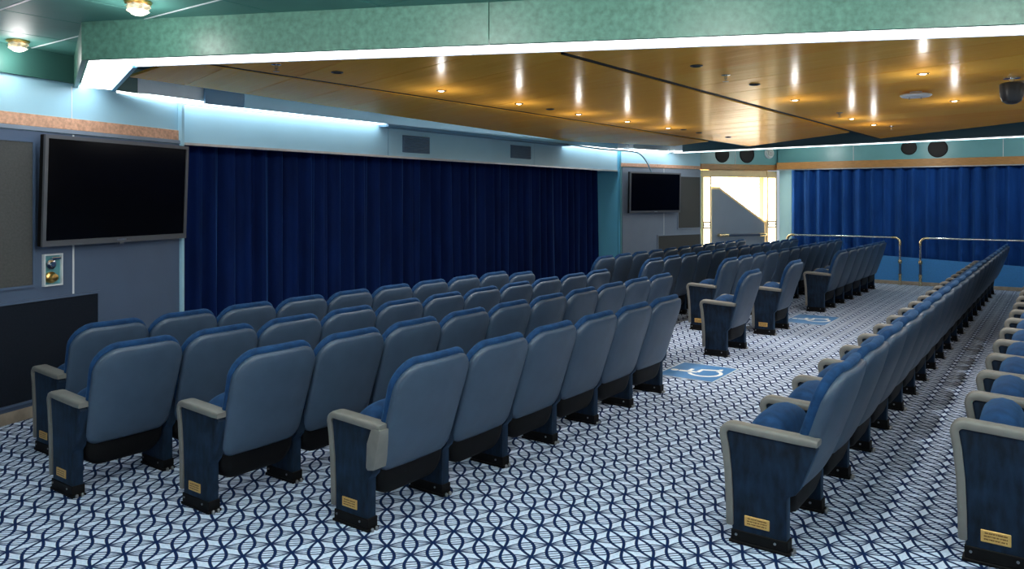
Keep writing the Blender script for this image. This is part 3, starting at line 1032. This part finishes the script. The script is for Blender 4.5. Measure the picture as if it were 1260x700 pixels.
# cable to the far television
pts = []
for x, y, o_ in ((700, 177, 0.3), (740, 182.5, 0.28), (778, 186.5, 0.26), (788, 190, 0.2), (795, 198, 0.18), (800, 208, 0.17), (802, 213, 0.12)):
    u, z = FT.at(x, y, o_)
    if x < 770:
        u, z = FS.at(x, y, 0.28)
        pts.append(FS.world(u, 0.28, z - 0.01))
    else:
        pts.append(FT.world(u, o_, z))
sm = []
for i in range(len(pts) - 1):
    p0, p1, p2, p3 = pts[max(i - 1, 0)], pts[i], pts[i + 1], pts[min(i + 2, len(pts) - 1)]
    for k in range(5):
        s_ = k / 5
        sm.append(0.5 * ((2 * p1) + (p2 - p0) * s_ + (2 * p0 - 5 * p1 + 4 * p2 - p3) * s_ ** 2 + (3 * p1 - p0 - 3 * p2 + p3) * s_ ** 3))
sm.append(pts[-1])
cab = MB().tube(sm, 0.014, 8).obj('cable', 'teal_pale', smooth=True)
tag(cab, 'pale blue cable hanging down to the far television', 'cable')


# ================================================================== RAILINGS
def railing(fr, ua, ub, v, h, ends, label):
    """rail between ua and ub (ua<ub) with posts at the given ends"""
    t = thing('handrail', label, 'handrail', fr.world((ua + ub) / 2, v, 0), fr.rz, 'far handrails')
    a, b = ua - (ua + ub) / 2, ub - (ua + ub) / 2
    r = 0.022
    MB().tube([(a + (0.12 if 0 in ends else 0), 0, h), (b - (0.12 if 1 in ends else 0), 0, h)], r, 12).obj('rail', 'chrome', t, smooth=True)
    for e in ends:
        x = a if e == 0 else b
        s_ = 1 if e == 0 else -1
        R = 0.10
        arc = [(x + s_ * (R - R * math.cos(k * PI / 16)), 0, h - R + R * math.sin(k * PI / 16)) for k in range(9)]
        arc = [(x, 0, h - R - 0.05)] + arc + [(x + s_ * (R + 0.05), 0, h)]
        MB().tube(arc, r * 1.18, 12).obj('elbow', 'brasspale', t, smooth=True)
        MB().tube([(x, 0, h - R - 0.05), (x, 0, 0.48)], r, 12).obj('post', 'chrome', t, smooth=True)
        c = MB().lathe([(r * 1.5, 0.42), (r * 1.7, 0.44), (r * 1.7, 0.47), (r * 1.5, 0.49)], 14, (x, 0, 0)).obj('collar', 'brasspale', t, smooth=True)
        MB().tube([(x, 0, 0.455), (x - s_ * -0.0, -0.06, 0.455)], r * 0.8, 10).obj('wall_bracket', 'chrome', c, smooth=True)
        MB().tube([(x, 0, 0.42), (x, 0, 0.2)], r * 1.05, 12).obj('sleeve', 'railblue', t, smooth=True)
        MB().lathe([(r * 1.7, 0.0), (r * 1.7, 0.01), (r * 1.25, 0.015), (r * 1.25, 0.19), (r * 1.5, 0.195), (r * 1.5, 0.215)], 14, (x, 0, 0)).obj('foot', 'brasspale', t, smooth=True)
    return t


VR = 0.36
ra, rb = FF.at(1107.5, 330, VR)[0], FF.at(969, 330, VR)[0]
rc = FF.at(1132.5, 330, VR)[0]
hz = FF.at(1040, 290.5, VR)[1]
railing(FF, ra, rb, VR, hz, (0, 1), 'chrome and brass handrail before the far curtain, ending left of the gap')
railing(FF, 0.8, rc, VR, hz, (1, 0), 'chrome and brass handrail before the far curtain, starting right of the gap')
# grab bar on the doorway parapet
u0, z0 = FD.at(887, 289.5, 0.02)
u1, _ = FD.at(942, 289.5, 0.02)
t = thing('grab_bar', 'dark horizontal grab bar with brass ends on the doorway parapet', 'grab bar', FD.world((u0 + u1) / 2, 0.02, z0), FD.rz)
L = abs(u0 - u1) / 2
MB().tube([(-L + 0.16, 0.02, 0), (L - 0.16, 0.02, 0)], 0.028, 12).obj('bar', 'railblue', t, smooth=True)
for s_ in (-1, 1):
    MB().tube([(s_ * L, -0.08, 0), (s_ * L, 0.0, 0), (s_ * (L - 0.03), 0.02, 0), (s_ * (L - 0.18), 0.02, 0)], 0.034, 12).obj('end_fitting', 'brasspale', t, smooth=True)


# ================================================================== FLOOR SIGNS
def ribbon(path, wd, z0, z1):
    m = MB()
    n = len(path)
    Lp, Rp = [], []
    for i, p in enumerate(path):
        a, b = Vector(path[max(i - 1, 0)]), Vector(path[min(i + 1, n - 1)])
        t = (b - a).normalized()
        nn = Vector((-t.y, t.x)) * wd / 2
        Lp.append(Vector(p) + nn)
        Rp.append(Vector(p) - nn)
    for i in range(n - 1):
        m.prism([Lp[i], Lp[i + 1], Rp[i + 1], Rp[i]], z0, z1, 'z')
    return m


def floor_sign(x0, x1, y0, y1, label):
    cx_, cy_ = (x0 + x1) / 2, (y0 + y1) / 2
    t = thing('floor_sign', label, 'floor sign', (cx_, cy_, 0), 0, 'wheelchair bay floor signs')
    W, D = (x1 - x0) / 2, (y1 - y0) / 2
    MB().box(-W, W, -D, D, 0, 0.003).obj('sheet', 'mat_blue', t)
    fm = MB()
    e = 0.012
    fm.box(-W, W, -D, -D + e, 0.001, 0.0036).box(-W, W, D - e, D, 0.001, 0.0036).box(-W, -W + e, -D + e, D - e, 0.001, 0.0036).box(W - e, W, -D + e, D - e, 0.001, 0.0036)
    fm.obj('border', 'trimwhite', t)
    # symbol: up is -x, its right is +y
    k = W * 1.72
    T = lambda a, b: (-b * k, a * k)            # a right, b up, symbol unit square
    s_ = MB()
    hx = [T(-0.10 + 0.075 * math.cos(i * PI / 8), 0.43 + 0.075 * math.sin(i * PI / 8)) for i in range(16)]
    s_.prism(hx, 0.003, 0.0045, 'z')
    for pth, wd in (([(-0.10, 0.34), (-0.06, -0.02)], 0.10), ([(-0.085, 0.16), (0.17, 0.16)], 0.07), ([(-0.06, -0.02), (0.20, -0.02), (0.32, -0.36), (0.42, -0.32)], 0.085),
                    ([(-0.04 + 0.30 * math.cos(a), -0.17 + 0.30 * math.sin(a)) for a in [math.radians(120 + i * 15) for i in range(15)]], 0.07)):
        rb_ = ribbon([T(*p) for p in pth], wd * k, 0.003, 0.0045)
        s_.add(rb_.v, rb_.f)
    o = s_.obj('wheelchair_symbol', 'white', t)
    o['label'] = 'white wheelchair symbol'
    return t


floor_sign(-3.22, -2.64, 6.80, 7.50, 'blue floor sign with white wheelchair symbol, nearer the camera')
floor_sign(-3.20, -2.62, 10.75, 11.62, 'blue floor sign with white wheelchair symbol, farther down the aisle')


# ================================================================== CEILING FITTINGS
def lamp_light(name, kind, loc, power, parent, size=0.05, spot=None):
    l = bpy.data.lights.new(name, kind)
    l.energy = power
    l.color = (1.0, 0.98, 0.95)
    l.shadow_soft_size = size
    if spot:
        l.spot_size = spot
        l.spot_blend = 0.6
    o = bpy.data.objects.new(name, l)
    C.objects.link(o)
    o.parent = parent
    o.location = loc
    return o


def ceiling_lamp(x, y, label, power=FILL_LAMP_POWER):
    t = thing('ceiling_lamp', label, 'ceiling lamp', (x, y, ZC), 0, 'crystal lamps in the green ceiling')
    MB().lathe([(0.075, 0.0), (0.075, -0.012), (0.06, -0.018)], 20).obj('base_ring', 'brass', t, smooth=True)
    prof = [(0.058, -0.016), (0.066, -0.03), (0.055, -0.045), (0.06, -0.055), (0.042, -0.07), (0.02, -0.08), (0.001, -0.082)]
    seg = 14
    rr = []
    for i, (r, h) in enumerate(prof):
        rr.append([(r * (1 + 0.10 * (-1) ** (k + i)) * math.cos(2 * PI * k / seg), r * (1 + 0.10 * (-1) ** (k + i)) * math.sin(2 * PI * k / seg), h) for k in range(seg)])
    MB().rings(rr).obj('cut_glass', 'crystal', t)
    lamp_light('bulb', 'POINT', (0, 0, -0.13), power, t, 0.06)
    return t


pA_, pB_ = on_z(22, 50, ZC), on_z(170, 2, ZC)
ceiling_lamp(pA_.x, pA_.y, 'cut-glass ceiling lamp nearest the left wall', 2.5)
ceiling_lamp(pB_.x, pB_.y, 'cut-glass ceiling lamp cut by the top edge of the photo', 3.0)
for k in range(1, 6):  # lamps added out of view as fill light for the near aisle
    q = Vector((pB_.x, pB_.y, 0)) + hd * 1.75 * k - nd * 1.1
    ceiling_lamp(q.x, q.y, 'added cut-glass fill lamp over the near aisle, %s to the right of the frame-edge one' % ORD[k - 1])
for k in range(0, 4):  # more lamps added behind the camera, only for fill light
    q = Vector((-3.6, -0.4, 0)) + hd * 1.9 * k
    if q.x < 3.4:
        ceiling_lamp(q.x, q.y, 'added cut-glass fill lamp behind the camera, %s from the left' % ORD[k])


for k, x in enumerate((-4.2, -2.2, -0.2, 1.8)):  # lamps added out of sight to brighten the frieze and far curtain
    ceiling_lamp(x, 15.85, 'added hidden cut-glass fill lamp behind the far trough, %s from the left' % ORD[k], 8.0)


def downlight(px_, py_, lit, label, p=None):
    p = p or on_z(px_, py_, ZW)
    t = thing('downlight', label, 'downlight', (p.x, p.y, ZW), 0, 'small downlights in the wood ceiling')
    MB().lathe([(0.034, 0.004), (0.045, -0.001), (0.045, -0.006), (0.034, -0.010), (0.030, -0.004), (0.030, 0.004)], 18).obj('rim', 'brasspale' if lit else 'camgrey', t, smooth=True)
    MB().lathe([(0.030, 0.0), (0.020, -0.012 if lit else -0.004), (0.001, -0.016 if lit else -0.004)], 18).obj('lens', 'spot' if lit else 'black', t, smooth=True)
    if lit:
        lamp_light('spot', 'SPOT', (0, 0, -0.03), SPOT_POWER, t, 0.03, 1.9)
        lamp_light('wood_fill', 'POINT', (0, 0, -0.24), 1.2, t, 0.03)  # added point light below the lens, brightens the wood around it


for i, (x, y) in enumerate(((543, 111), (638.5, 127), (712, 140), (772, 149), (822, 157))):
    downlight(x, y, True, 'small lit downlight, %s along the middle wood strip' % ORD[i])
for i, (x, y) in enumerate(((978, 122.5), (1048, 145.5), (1075, 153))):
    downlight(x, y, True, 'small lit downlight, %s along the right wood strip' % ORD[i])
for i, (x, y) in enumerate(((415, 88.5), (857, 80.5), (928.5, 103.5), (677, 134), (841, 159), (860, 163), (896, 168.5))):
    downlight(x, y, False, 'small unlit recessed fitting in the wood ceiling, %s from the left' % ['first', 'fourth', 'seventh', 'second', 'third', 'fifth', 'sixth'][i])


for i, (x, y) in enumerate(((-0.9, 6.6), (-0.9, 8.6), (1.2, 7.6), (1.2, 9.4))):  # extra lit downlights, added to fill the chairs and carpet with light
    downlight(0, 0, True, 'small added fill downlight near the right edge of the wood ceiling, %s' % ORD[i], Vector((x, y, ZW)))


def sprinkler(px_, py_, label):
    p = on_z(px_, py_, ZW)
    t = thing('sprinkler', label, 'sprinkler', (p.x, p.y, ZW), 0, 'sprinklers in the wood ceiling')
    MB().lathe([(0.035, 0.0), (0.035, -0.004), (0.012, -0.008), (0.012, -0.03), (0.006, -0.034), (0.006, -0.05)], 14).obj('body', 'chrome', t, smooth=True)
    MB().lathe([(0.022, -0.05), (0.024, -0.053), (0.001, -0.055)], 14).obj('deflector', 'brass', t, smooth=True)


sprinkler(893, 92, 'small sprinkler head in the right wood strip near the dark seam')
sprinkler(1033, 138.5, 'small sprinkler head between two lit downlights in the right wood strip')
sprinkler(1097, 155, 'small sprinkler head at the far tip of the right wood strip')
sprinkler(340, 79, 'small sprinkler head in the wood ceiling beside the near trough')

p = on_z(1127, 113, ZW)
t = thing('ceiling_disc', 'flat white disc-shaped detector on the wood ceiling', 'detector', (p.x, p.y, ZW), 0)
MB().lathe([(0.05, 0.0), (0.05, -0.02)], 20).obj('neck', 'white', t, smooth=True)
MB().lathe([(0.10, -0.018), (0.128, -0.026), (0.13, -0.034), (0.115, -0.046), (0.001, -0.05)], 32).obj('disc', 'white', t, smooth=True)
for s_ in (-0.05, 0.04):
    MB().lathe([(0.006, -0.048), (0.006, -0.066), (0.001, -0.068)], 10, (s_, s_ * 0.3, 0)).obj('sensor_pin', 'chrome', t, smooth=True)

p = on_z(1245, 98, ZW - 0.02)
t = thing('dome_camera', 'black dome camera hanging from the wood ceiling at the right edge', 'camera', (p.x, p.y, ZW), 0)
MB().lathe([(0.06, 0.0), (0.06, -0.012), (0.02, -0.016), (0.02, -0.05)], 20).obj('ceiling_mount', 'chrome', t, smooth=True)
MB().lathe([(0.072, -0.045), (0.085, -0.055), (0.085, -0.10), (0.080, -0.15), (0.066, -0.19), (0.035, -0.21), (0.001, -0.215)], 24).obj('dome', 'camgrey', t, smooth=True)
br_ = MB().box(0.02, 0.24, -0.03, 0.03, -0.06, -0.035).box(0.22, 0.24, -0.03, 0.03, -0.10, 0.0)
br_.obj('arm', 'alu', t, bevel=0.005)
